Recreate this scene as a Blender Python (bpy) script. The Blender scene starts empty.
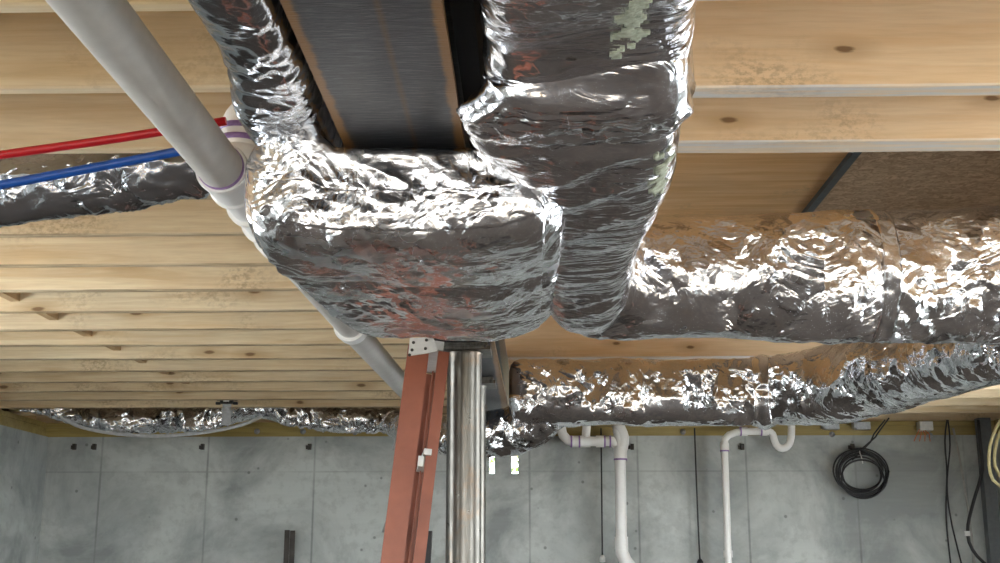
import bpy, math, random
from mathutils import Vector, Matrix, noise
from math import pi, sin, cos, tan, atan, radians
random.seed(7)
scn = bpy.context.scene
COL = scn.collection

# ------------------------------------------------------------ camera, sky, exposure
F = 1200.0
CAMZ = 1.5
PITCH = atan(278.5 / F)
YAW = atan(28 * cos(PITCH) / F)
FW = Vector((-sin(YAW) * cos(PITCH), cos(YAW) * cos(PITCH), sin(PITCH)))
RT = Vector((cos(YAW), sin(YAW), 0))
UP = RT.cross(FW)
CAM = Vector((0, 0, CAMZ))
cd = bpy.data.cameras.new('camera')
cd.sensor_width = 36.0
cd.lens = 36.0 * F / 1000.0
cd.clip_start = 0.02
cd.clip_end = 200
camo = bpy.data.objects.new('camera', cd)
COL.objects.link(camo)
camo.matrix_world = Matrix(((RT.x, UP.x, -FW.x, CAM.x), (RT.y, UP.y, -FW.y, CAM.y), (RT.z, UP.z, -FW.z, CAM.z), (0, 0, 0, 1)))
scn.camera = camo

world = bpy.data.worlds.new('sky')
scn.world = world
world.use_nodes = True
bg = world.node_tree.nodes['Background']
bg.inputs[0].default_value = (0.90, 0.96, 1.0, 1)
bg.inputs[1].default_value = 7.0

scn.view_settings.view_transform = 'Standard'
scn.view_settings.look = 'None'
scn.view_settings.gamma = 1.0
scn.view_settings.use_curve_mapping = False
scn.view_settings.exposure = 0.9
scn.cycles.max_bounces = 8
scn.cycles.diffuse_bounces = 5
scn.cycles.glossy_bounces = 5
scn.cycles.sample_clamp_indirect = 6.0
scn.cycles.use_denoising = True


def W(px, py, d):
    """point at depth Y=d seen at pixel px,py"""
    v = FW + RT * ((px - 500) / F) + UP * ((281.5 - py) / F)
    return CAM + v * (d / v.y)


# ------------------------------------------------------------ node helpers
class NT:
    def __init__(s, name):
        s.m = bpy.data.materials.new(name)
        s.m.use_nodes = True
        s.t = s.m.node_tree
        s.b = s.t.nodes['Principled BSDF']

    def n(s, typ, **kw):
        nd = s.t.nodes.new(typ)
        for k, v in kw.items():
            if k.startswith('i_'):
                nd.inputs[k[2:].replace('_', ' ')].default_value = v
            else:
                setattr(nd, k, v)
        return nd

    def l(s, a, b):
        s.t.links.new(a, b)

    def set(s, **kw):
        for k, v in kw.items():
            s.b.inputs[k.replace('_', ' ')].default_value = v

    def ramp(s, src, stops, interp='LINEAR'):
        r = s.n('ShaderNodeValToRGB')
        r.color_ramp.interpolation = interp
        e = r.color_ramp.elements
        while len(e) < len(stops):
            e.new(0.5)
        for el, (p, c) in zip(e, stops):
            el.position = p
            el.color = c if len(c) == 4 else (*c, 1)
        s.l(src, r.inputs[0])
        return r.outputs[0]

    def mapping(s, scale, coord='Object', rand=False):
        tc = s.n('ShaderNodeTexCoord')
        out = tc.outputs[coord]
        if rand:
            oi = s.n('ShaderNodeObjectInfo')
            mu = s.n('ShaderNodeVectorMath', operation='SCALE')
            cb = s.n('ShaderNodeCombineXYZ')
            s.l(oi.outputs['Random'], cb.inputs[0])
            s.l(oi.outputs['Random'], cb.inputs[1])
            s.l(oi.outputs['Random'], cb.inputs[2])
            s.l(cb.outputs[0], mu.inputs[0])
            mu.inputs['Scale'].default_value = 37.0
            ad = s.n('ShaderNodeVectorMath', operation='ADD')
            s.l(out, ad.inputs[0])
            s.l(mu.outputs[0], ad.inputs[1])
            out = ad.outputs[0]
        mp = s.n('ShaderNodeMapping')
        mp.inputs['Scale'].default_value = scale
        s.l(out, mp.inputs[0])
        return mp.outputs[0]

    def noise(s, vec, scale, detail=4, rough=0.55, dist=0.0):
        nd = s.n('ShaderNodeTexNoise')
        nd.inputs['Scale'].default_value = scale
        nd.inputs['Detail'].default_value = detail
        nd.inputs['Roughness'].default_value = rough
        nd.inputs['Distortion'].default_value = dist
        s.l(vec, nd.inputs['Vector'])
        return nd.outputs['Fac']

    def mix(s, fac, a, b, mode='MIX'):
        nd = s.n('ShaderNodeMix', data_type='RGBA', blend_type=mode)
        for sock, v in ((nd.inputs[0], fac), (nd.inputs[6], a), (nd.inputs[7], b)):
            if isinstance(v, (int, float)):
                sock.default_value = v
            elif isinstance(v, tuple):
                sock.default_value = v if len(v) == 4 else (*v, 1)
            else:
                s.l(v, sock)
        return nd.outputs[2]

    def math(s, op, a, b=None, clamp=False):
        nd = s.n('ShaderNodeMath', operation=op, use_clamp=clamp)
        for sock, v in ((nd.inputs[0], a), (nd.inputs[1], b)):
            if v is None:
                continue
            if isinstance(v, (int, float)):
                sock.default_value = v
            else:
                s.l(v, sock)
        return nd.outputs[0]

    def bump(s, h, strength, dist, prev=None):
        b = s.n('ShaderNodeBump')
        b.inputs['Strength'].default_value = strength
        b.inputs['Distance'].default_value = dist
        s.l(h, b.inputs['Height'])
        if prev:
            s.l(prev, b.inputs['Normal'])
        return b.outputs[0]


def plain(name, col, rough=0.5, metal=0.0, nscale=30, var=0.15, bumpd=0.0):
    m = NT(name)
    v = m.mapping((1, 1, 1))
    nz = m.noise(v, nscale, 4)
    c = m.mix(m.ramp(nz, [(0.3, (0, 0, 0)), (0.7, (1, 1, 1))]), tuple(x * (1 - var) for x in col), tuple(min(1, x * (1 + var)) for x in col))
    m.l(c, m.b.inputs['Base Color'])
    m.set(Roughness=rough, Metallic=metal)
    if bumpd:
        m.l(m.bump(nz, 0.6, bumpd), m.b.inputs['Normal'])
    return m.m


def wood_mat(name, base, dark, axis='X', knots=True, grey=0.25, under=0.0, ucol=(0.86, 0.86, 0.84), kscale=2.2):
    m = NT(name)
    sc = {'X': (0.55, 9, 9), 'Y': (9, 0.55, 9), 'Z': (9, 9, 0.55)}[axis]
    v = m.mapping(sc, rand=True)
    g = m.noise(v, 2.2, 6, 0.6, 0.8)
    fine = m.noise(v, 12, 3, 0.6)
    c = m.mix(m.ramp(g, [(0.35, (0, 0, 0)), (0.68, (1, 1, 1))]), base, dark)
    c = m.mix(m.math('MULTIPLY', m.ramp(fine, [(0.45, (0, 0, 0)), (0.75, (1, 1, 1))]), 0.35), c, tuple(x * 0.8 for x in dark))
    # large tone drift and weathering patches
    big = m.noise(m.mapping((1, 1.0, 1.0), rand=True), 1.6, 3, 0.5)
    c = m.mix(m.math('MULTIPLY', m.ramp(big, [(0.45, (0, 0, 0)), (0.7, (1, 1, 1))]), grey), c, (0.42, 0.36, 0.27))
    # speckled weather stains in patches
    sm_ = m.ramp(m.noise(m.mapping((0.8, 1, 1), rand=True), 2.4, 3), [(0.56, (0, 0, 0)), (0.68, (1, 1, 1))])
    sf_ = m.ramp(m.noise(m.mapping((1, 1.5, 1.5), rand=True), 45, 5, 0.7), [(0.45, (0, 0, 0)), (0.6, (1, 1, 1))])
    c = m.mix(m.math('MULTIPLY', m.math('MULTIPLY', sm_, sf_), 0.55), c, (0.36, 0.24, 0.13))
    if knots:
        vv = m.mapping((1, 1, 1), rand=True)
        sk = m.n('ShaderNodeSeparateXYZ')
        m.l(vv, sk.inputs[0])
        ck = m.n('ShaderNodeCombineXYZ')
        run = {'X': 0, 'Y': 1, 'Z': 2}[axis]
        m.l(m.math('MULTIPLY', sk.outputs[run], 1.0), ck.inputs[0])
        m.l(m.math('MULTIPLY', sk.outputs[2 if axis != 'Z' else 0], 2.6), ck.inputs[1])
        dn = m.n('ShaderNodeTexVoronoi', feature='F1', voronoi_dimensions='2D')
        dn.inputs['Scale'].default_value = kscale
        dn.inputs['Randomness'].default_value = 1.0
        m.l(ck.outputs[0], dn.inputs['Vector'])
        kd = dn.outputs['Distance']
        kd = m.math('ADD', kd, m.math('MULTIPLY', m.math('SUBTRACT', fine, 0.5), 0.05))
        halo = m.ramp(kd, [(0.04, (1, 1, 1)), (0.22, (0, 0, 0))])
        c = m.mix(m.math('MULTIPLY', halo, 0.45), c, (0.42, 0.24, 0.09))
        core = m.ramp(kd, [(0.03, (1, 1, 1)), (0.055, (0, 0, 0))])
        c = m.mix(m.math('MULTIPLY', core, 0.8), c, (0.16, 0.075, 0.03))
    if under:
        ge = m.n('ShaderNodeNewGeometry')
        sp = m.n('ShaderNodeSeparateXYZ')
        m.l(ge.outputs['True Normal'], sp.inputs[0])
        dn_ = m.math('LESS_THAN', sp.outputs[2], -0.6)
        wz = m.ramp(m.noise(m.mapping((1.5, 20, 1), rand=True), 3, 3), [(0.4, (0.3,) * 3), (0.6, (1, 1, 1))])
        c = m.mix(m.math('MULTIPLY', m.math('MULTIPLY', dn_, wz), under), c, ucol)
    m.l(c, m.b.inputs['Base Color'])
    m.set(Roughness=0.62)
    m.b.inputs['Specular IOR Level'].default_value = 0.25
    m.l(m.bump(fine, 0.3, 0.002), m.b.inputs['Normal'])
    return m.m


def foil_mat(name, tint=(0.86, 0.86, 0.88), rough=(0.07, 0.2), facet=0.35, fold=(1, 1, 1), scrim=0.5, creases=1.0, scale=1.0, mlo=0.44, mhi=0.66):
    """crumpled foil: flat facets split by creases, denser in patches"""
    m = NT(name)
    v = m.mapping((1, 1, 1))
    vf = m.mapping(fold)
    dn = m.n('ShaderNodeTexNoise')
    dn.inputs['Scale'].default_value = 7 * scale
    dn.inputs['Detail'].default_value = 3
    m.l(v, dn.inputs['Vector'])
    wv = m.n('ShaderNodeVectorMath', operation='MULTIPLY_ADD')
    m.l(dn.outputs['Color'], wv.inputs[0])
    wv.inputs[1].default_value = (0.12 / scale,) * 3
    m.l(vf, wv.inputs[2])
    msk = m.ramp(m.noise(v, 3.6, 3, 0.6), [(mlo, (0.06,) * 3), (mhi, (1, 1, 1))])
    geo = m.n('ShaderNodeNewGeometry')
    nrm = geo.outputs['Normal']
    for sc, am in ((8 * scale, facet), (22 * scale, facet * 0.7)):
        vo = m.n('ShaderNodeTexVoronoi', feature='F1')
        vo.inputs['Scale'].default_value = sc
        m.l(wv.outputs[0], vo.inputs['Vector'])
        sb = m.n('ShaderNodeVectorMath', operation='SUBTRACT')
        m.l(vo.outputs['Color'], sb.inputs[0])
        sb.inputs[1].default_value = (0.5, 0.5, 0.5)
        sl = m.n('ShaderNodeVectorMath', operation='SCALE')
        m.l(sb.outputs[0], sl.inputs[0])
        m.l(m.math('MULTIPLY', msk, am * 1.6), sl.inputs['Scale'])
        ad = m.n('ShaderNodeVectorMath', operation='ADD')
        m.l(nrm, ad.inputs[0])
        m.l(sl.outputs[0], ad.inputs[1])
        no = m.n('ShaderNodeVectorMath', operation='NORMALIZE')
        m.l(ad.outputs[0], no.inputs[0])
        nrm = no.outputs[0]
    nz = m.noise(vf, 5.5 * scale, 3, 0.5, 1.2)
    ridge = m.math('ABSOLUTE', m.math('SUBTRACT', nz, 0.5))
    b1 = m.bump(m.math('MULTIPLY', ridge, m.math('ADD', msk, 0.14)), 1.0, 0.036 * creases, nrm)
    nz2 = m.noise(vf, 18 * scale, 2, 0.5, 1.5)
    ridge2 = m.math('ABSOLUTE', m.math('SUBTRACT', nz2, 0.5))
    b2 = m.bump(m.math('MULTIPLY', ridge2, m.math('ADD', msk, 0.0)), 0.8, 0.008 * creases, b1)
    tc = m.n('ShaderNodeTexCoord')
    sp = m.n('ShaderNodeSeparateXYZ')
    m.l(tc.outputs['UV'], sp.inputs[0])
    sx = m.math('LESS_THAN', m.math('FRACT', m.math('MULTIPLY', sp.outputs[0], 42.0)), 0.14)
    sy = m.math('LESS_THAN', m.math('FRACT', m.math('MULTIPLY', sp.outputs[1], 60.0)), 0.14)
    b4 = m.bump(m.math('MAXIMUM', sx, sy), 0.3 * scrim, 0.001, b2)
    m.l(b4, m.b.inputs['Normal'])
    rr = m.ramp(m.noise(v, 7, 3), [(0.35, (rough[0],) * 3), (0.7, (rough[1],) * 3)])
    m.l(rr, m.b.inputs['Roughness'])
    dirt = m.ramp(m.noise(v, 2.3, 4, 0.7), [(0.5, (0, 0, 0)), (0.85, (1, 1, 1))])
    c = m.mix(m.math('MULTIPLY', dirt, 0.35), tint, (0.55, 0.53, 0.52))
    m.l(c, m.b.inputs['Base Color'])
    m.set(Metallic=1.0)
    return m.m


M = {}
M['joist'] = wood_mat('spruce_lumber', (0.86, 0.72, 0.50), (0.72, 0.54, 0.31), 'X')
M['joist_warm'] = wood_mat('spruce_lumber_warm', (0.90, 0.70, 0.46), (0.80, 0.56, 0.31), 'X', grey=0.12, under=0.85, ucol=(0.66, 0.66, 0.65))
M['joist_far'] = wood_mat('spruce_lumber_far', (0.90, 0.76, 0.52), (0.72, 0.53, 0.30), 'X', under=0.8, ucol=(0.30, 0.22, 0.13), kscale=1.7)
M['lumber_y'] = wood_mat('spruce_lumber_lengthwise', (0.66, 0.46, 0.25), (0.5, 0.32, 0.15), 'Y')
M['stud'] = wood_mat('stud_lumber', (0.66, 0.48, 0.28), (0.52, 0.35, 0.18), 'Z')
M['plate'] = wood_mat('treated_plate', (0.42, 0.32, 0.11), (0.28, 0.21, 0.07), 'X', knots=False)
M['ply'] = wood_mat('plywood_sheathing', (0.92, 0.60, 0.29), (0.74, 0.40, 0.15), 'X', kscale=1.2)
M['foil'] = foil_mat('foil_wrap', facet=0.3, rough=(0.15, 0.32), mlo=0.4, mhi=0.6)
M['foil_fold'] = foil_mat('foil_wrap_folded_across', fold=(0.5, 1.9, 1.2), tint=(0.80, 0.80, 0.83), facet=0.2, rough=(0.11, 0.25))
M['foil_round'] = foil_mat('foil_wrap_round', rough=(0.14, 0.30), facet=0.38, creases=0.9, mlo=0.24, mhi=0.5)
M['foil_far'] = foil_mat('foil_wrap_far', facet=0.4, rough=(0.08, 0.2), scrim=0.0, mlo=0.35, mhi=0.55, scale=0.7)
M['foil_crumpled'] = foil_mat('foil_wrap_crumpled', facet=0.6, rough=(0.12, 0.26), scrim=0.0, mlo=0.15, mhi=0.4, scale=1.0)
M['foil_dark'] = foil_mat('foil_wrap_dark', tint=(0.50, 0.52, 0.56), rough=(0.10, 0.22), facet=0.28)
M['tape'] = plain('aluminium_tape', (0.86, 0.86, 0.88), 0.2, 1.0, 40, 0.05, 0.003)
M['fiberglass'] = plain('fibreglass_wool', (0.40, 0.43, 0.33), 0.95, 0, 90, 0.3, 0.01)
M['pvc'] = plain('white_pvc', (0.90, 0.89, 0.86), 0.32, 0, 8, 0.04)
M['pvc_near'] = plain('white_pvc_shaded', (0.60, 0.575, 0.53), 0.42, 0, 25, 0.05, 0.0004)  # shaded look of the white pipe put into its greyer base colour
M['primer'] = plain('purple_primer', (0.30, 0.18, 0.42), 0.35, 0, 60, 0.3)
M['pex_red'] = plain('red_pex', (0.52, 0.012, 0.02), 0.3, 0, 20, 0.1)
M['pex_blue'] = plain('blue_pex', (0.012, 0.09, 0.42), 0.3, 0, 20, 0.1)
M['fiberladder'] = plain('orange_fibreglass', (0.27, 0.082, 0.044), 0.45, 0, 12, 0.14, 0.0006)
M['alu'] = plain('aluminium', (0.62, 0.62, 0.62), 0.38, 1.0, 30, 0.08)
M['alu_pale'] = plain('pale_aluminium', (0.62, 0.61, 0.58), 0.5, 0.3, 30, 0.1)
M['black'] = plain('black_plastic', (0.012, 0.012, 0.014), 0.45, 0, 20, 0.2)
M['cable_grey'] = plain('grey_cable', (0.35, 0.34, 0.31), 0.5)
M['cable_yellow'] = plain('yellow_cable', (0.78, 0.70, 0.38), 0.45)
M['copper'] = plain('orange_wire', (0.6, 0.16, 0.05), 0.5)
M['zinc'] = plain('galvanised_steel', (0.36, 0.37, 0.38), 0.5, 0.6, 60, 0.15)
M['rustysteel'] = plain('dark_rolled_steel', (0.05, 0.042, 0.036), 0.6, 0.2, 25, 0.3)
M['white'] = plain('white_plastic', (0.75, 0.75, 0.73), 0.4)
M['strap'] = plain('clear_strap', (0.55, 0.56, 0.57), 0.3)
M['dirt'] = plain('outside_dirt', (0.28, 0.24, 0.19), 0.95, 0, 2, 0.3)
M['leaf'] = plain('green_leaf', (0.16, 0.30, 0.05), 0.6, 0, 5, 0.3)
M['bark'] = plain('bark', (0.12, 0.08, 0.05), 0.9)


def steel_mat():
    m = NT('brushed_column_steel')
    v = m.mapping((1, 1, 0.06))
    st = m.noise(v, 60, 4, 0.7)
    v2 = m.mapping((1, 1, 1))
    mot = m.noise(v2, 16, 5, 0.7)
    rust = m.ramp(m.noise(v2, 9, 4, 0.7), [(0.52, (0, 0, 0)), (0.78, (1, 1, 1))])
    c = m.mix(m.ramp(st, [(0.3, (0, 0, 0)), (0.7, (1, 1, 1))]), (0.065, 0.06, 0.05), (0.19, 0.18, 0.16))
    c = m.mix(m.math('MULTIPLY', rust, 0.7), c, (0.22, 0.13, 0.07))
    m.l(c, m.b.inputs['Base Color'])
    m.set(Metallic=0.85)
    m.l(m.ramp(mot, [(0.3, (0.26,) * 3), (0.7, (0.4,) * 3)]), m.b.inputs['Roughness'])
    m.l(m.bump(mot, 0.2, 0.0005), m.b.inputs['Normal'])
    return m.m


def beam_mat():
    m = NT('dark_primed_beam_steel')
    tc = m.n('ShaderNodeTexCoord')
    sp = m.n('ShaderNodeSeparateXYZ')
    m.l(tc.outputs['Object'], sp.inputs[0])
    nz = m.noise(m.mapping((1, 1, 1)), 14, 4, 0.7)
    ax = m.math('ABSOLUTE', sp.outputs[0])
    jit = m.math('MULTIPLY', m.math('SUBTRACT', nz, 0.5), 0.022)
    e = m.ramp(m.math('ADD', ax, jit), [(0.097, (0, 0, 0)), (0.104, (1, 1, 1))])
    cl = m.math('ABSOLUTE', m.math('SUBTRACT', sp.outputs[0], 0.022))
    cc = m.ramp(m.math('ADD', cl, m.math('MULTIPLY', jit, 0.3)), [(0.0025, (1, 1, 1)), (0.0055, (0, 0, 0))])
    scr = m.noise(m.mapping((2, 22, 1)), 9, 3, 0.7, 0.6)
    base = m.mix(m.ramp(scr, [(0.5, (0, 0, 0)), (0.8, (1, 1, 1))]), (0.05, 0.053, 0.062), (0.16, 0.165, 0.18))
    c = m.mix(m.math('MULTIPLY', e, 0.8), base, (0.36, 0.18, 0.05))
    c = m.mix(m.math('MULTIPLY', cc, 0.6), c, (0.15, 0.08, 0.025))
    m.l(c, m.b.inputs['Base Color'])
    m.set(Metallic=0.25, Roughness=0.38)
    m.l(m.bump(scr, 0.35, 0.003), m.b.inputs['Normal'])
    return m.m


def concrete_mat(name, seams=True, base=(0.57, 0.60, 0.575), lo=(0.28, 0.30, 0.295)):
    m = NT(name)
    v = m.mapping((1, 1, 1))
    a = m.noise(v, 1.3, 6, 0.62, 0.5)
    b = m.noise(v, 14, 5, 0.65)
    streak = m.noise(m.mapping((0.5, 0.5, 5)), 2.0, 4, 0.6)
    c = m.mix(m.ramp(a, [(0.38, (0, 0, 0)), (0.60, (1, 1, 1))]), lo, base)
    c = m.mix(m.math('MULTIPLY', m.ramp(streak, [(0.45, (0, 0, 0)), (0.7, (1, 1, 1))]), 0.35), c, tuple(x * 0.75 for x in base))
    c = m.mix(m.math('MULTIPLY', m.ramp(b, [(0.35, (1, 1, 1)), (0.5, (0, 0, 0))]), 0.3), c, tuple(x * 0.5 for x in base))
    pit = m.n('ShaderNodeTexVoronoi', feature='F1')
    pit.inputs['Scale'].default_value = 6
    m.l(v, pit.inputs['Vector'])
    c = m.mix(m.math('MULTIPLY', m.ramp(pit.outputs['Distance'], [(0.05, (1, 1, 1)), (0.09, (0, 0, 0))]), 0.6), c, (0.10, 0.105, 0.10))
    hgt = b
    if seams:
        tc = m.n('ShaderNodeTexCoord')
        sp = m.n('ShaderNodeSeparateXYZ')
        m.l(tc.outputs['Object'], sp.inputs[0])
        wob = m.math('MULTIPLY', m.math('SUBTRACT', m.noise(v, 5, 3), 0.5), 0.03)
        fx = m.math('ABSOLUTE', m.math('SUBTRACT', m.math('FRACT', m.math('DIVIDE', m.math('ADD', sp.outputs[0], 40 * 0.82 - 1.655 + 0.41), 0.82)), 0.5))
        sv = m.ramp(m.math('ADD', fx, m.math('MULTIPLY', wob, 0.25)), [(0.006, (1, 1, 1)), (0.012, (0, 0, 0))])
        fade = m.ramp(m.noise(v, 1.7, 3), [(0.35, (0.25,) * 3), (0.6, (1, 1, 1))])
        fz = m.math('ABSOLUTE', m.math('SUBTRACT', sp.outputs[2], 2.155))
        sh = m.ramp(m.math('ADD', fz, m.math('MULTIPLY', wob, 0.3)), [(0.003, (1, 1, 1)), (0.008, (0, 0, 0))])
        s_ = m.math('MULTIPLY', m.math('MAXIMUM', sv, m.math('MULTIPLY', sh, 0.6)), fade)
        c = m.mix(m.math('MULTIPLY', s_, 0.5), c, (0.10, 0.105, 0.105))
    m.l(c, m.b.inputs['Base Color'])
    m.set(Roughness=0.85)
    m.l(m.bump(hgt, 0.4, 0.004), m.b.inputs['Normal'])
    return m.m


def osb_mat():
    m = NT('osb_sheathing')
    v = m.mapping((1, 1, 1))
    vo = m.n('ShaderNodeTexVoronoi', feature='F1')
    vo.inputs['Scale'].default_value = 22
    m.l(m.mapping((1, 2.4, 1)), vo.inputs['Vector'])
    nz = m.noise(v, 30, 5, 0.7, 1.5)
    c = m.mix(vo.outputs['Color'], (0.5, 0.35, 0.22), (0.75, 0.57, 0.37), 'MIX')
    c = m.mix(m.ramp(nz, [(0.45, (0, 0, 0)), (0.6, (1, 1, 1))]), c, (0.42, 0.28, 0.17))
    m.l(c, m.b.inputs['Base Color'])
    m.set(Roughness=0.8)
    return m.m


M['column'] = steel_mat()
M['beam'] = beam_mat()
M['concrete'] = concrete_mat('poured_concrete')
M['concrete_side'] = concrete_mat('poured_concrete_side', False)
M['slab'] = concrete_mat('floor_slab', False, (0.085, 0.07, 0.06), (0.05, 0.043, 0.037))
M['osb'] = osb_mat()

# ------------------------------------------------------------ mesh helpers


def wloc(o):
    v = Vector((0, 0, 0))
    while o is not None:
        v += o.location
        o = o.parent
    return v


class MB:
    def __init__(s):
        s.v, s.f, s.sm = [], [], []

    def add(s, vs, fs, smooth=False):
        o = len(s.v)
        s.v += [tuple(x) for x in vs]
        s.f += [tuple(i + o for i in f) for f in fs]
        s.sm += [smooth] * len(fs)
        return s

    def box(s, x0, x1, y0, y1, z0, z1):
        vs = [(x, y, z) for x in (x0, x1) for y in (y0, y1) for z in (z0, z1)]
        return s.add(vs, [(0, 1, 3, 2), (4, 6, 7, 5), (0, 4, 5, 1), (2, 3, 7, 6), (0, 2, 6, 4), (1, 5, 7, 3)])

    def bar(s, a, b, wv, tv):
        """box beam from a to b; wv, tv full-size cross vectors"""
        a, b = Vector(a), Vector(b)
        wv, tv = Vector(wv) / 2, Vector(tv) / 2
        vs = [p + i * wv + j * tv for p in (a, b) for i in (-1, 1) for j in (-1, 1)]
        return s.add(vs, [(0, 1, 3, 2), (4, 6, 7, 5), (0, 4, 5, 1), (2, 3, 7, 6), (0, 2, 6, 4), (1, 5, 7, 3)])

    def tube(s, pts, r, n=12, caps=True):
        pts = [Vector(p) for p in pts]
        rs = r if isinstance(r, (list, tuple)) else [r] * len(pts)
        vs, fs = [], []
        t0 = (pts[1] - pts[0]).normalized()
        ref = Vector((0, 0, 1)) if abs(t0.z) < 0.9 else Vector((1, 0, 0))
        u = t0.cross(ref).normalized()
        for i, p in enumerate(pts):
            a = pts[max(0, i - 1)]
            b = pts[min(len(pts) - 1, i + 1)]
            t = b - a
            t = t.normalized() if t.length > 1e-9 else t0
            u = (u - t * u.dot(t)).normalized()
            w = t.cross(u)
            for k in range(n):
                g = 2 * pi * k / n
                vs.append(p + (u * cos(g) + w * sin(g)) * rs[i])
        for i in range(len(pts) - 1):
            for k in range(n):
                a, b = i * n + k, i * n + (k + 1) % n
                fs.append((a, b, b + n, a + n))
        s.add(vs, fs, True)
        if caps:
            o = len(s.v) - len(vs)
            s.f += [tuple(o + k for k in range(n))[::-1], tuple(o + len(vs) - n + k for k in range(n))]
            s.sm += [False, False]
        return s

    def lathe(s, org, axis, prof, n=28):
        """prof: list of (distance along axis, radius)"""
        org = Vector(org)
        ax = Vector(axis).normalized()
        ref = Vector((0, 0, 1)) if abs(ax.z) < 0.9 else Vector((1, 0, 0))
        u = ax.cross(ref).normalized()
        w = ax.cross(u)
        vs, fs = [], []
        for (t, r) in prof:
            for k in range(n):
                g = 2 * pi * k / n
                vs.append(org + ax * t + (u * cos(g) + w * sin(g)) * max(r, 1e-4))
        for i in range(len(prof) - 1):
            for k in range(n):
                a, b = i * n + k, i * n + (k + 1) % n
                fs.append((a, b, b + n, a + n))
        return s.add(vs, fs, True)

    def build(s, name, mat, parent=None, org=None):
        org = Vector(org) if org is not None else Vector((0, 0, 0))
        me = bpy.data.meshes.new(name)
        me.from_pydata([Vector(v) - org for v in s.v], [], s.f)
        me.polygons.foreach_set('use_smooth', s.sm)
        me.materials.append(mat)
        me.update()
        import bmesh
        bm = bmesh.new()
        bm.from_mesh(me)
        bmesh.ops.recalc_face_normals(bm, faces=bm.faces)
        bm.to_mesh(me)
        bm.free()
        o = bpy.data.objects.new(name, me)
        COL.objects.link(o)
        if parent is not None:
            o.parent = parent
            o.location = org - wloc(parent)
        else:
            o.location = org
        return o


def sharp(o, ang=35):
    m = o.modifiers.new('edge', 'EDGE_SPLIT')
    m.split_angle = radians(ang)
    return o


def bevel(o, w, seg=2):
    m = o.modifiers.new('bevel', 'BEVEL')
    m.width = w
    m.segments = seg
    m.limit_method = 'ANGLE'
    return o


def tag(o, label, cat, group=None, kind=None):
    o['label'] = label
    o['category'] = cat
    if group:
        o['group'] = group
    if kind:
        o['kind'] = kind
    return o


def thing(name, label, cat, loc, group=None):
    o = bpy.data.objects.new(name, None)
    COL.objects.link(o)
    o.location = loc
    o.empty_display_size = 0.1
    return tag(o, label, cat, group)


def struct(o):
    o['kind'] = 'structure'
    return o


def smooth_path(pts, step=0.02):
    """Catmull-Rom through tuples of any length"""
    out = []
    n = len(pts)
    for i in range(n - 1):
        p0, p1, p2, p3 = pts[max(0, i - 1)], pts[i], pts[i + 1], pts[min(n - 1, i + 2)]
        L = math.dist(p1[:3], p2[:3])
        k = max(1, int(L / step))
        for j in range(k):
            t = j / k
            out.append(tuple(0.5 * ((2 * b) + (-a + c) * t + (2 * a - 5 * b + 4 * c - d) * t * t + (-a + 3 * b - 3 * c + d) * t ** 3)
                             for a, b, c, d in zip(p0, p1, p2, p3)))
    out.append(tuple(pts[-1]))
    return out


def nz3(p, s, off=0.0):
    return noise.noise(Vector((p[0] * s[0] + off, p[1] * s[1] + off * 1.7, p[2] * s[2] - off)))


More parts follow.
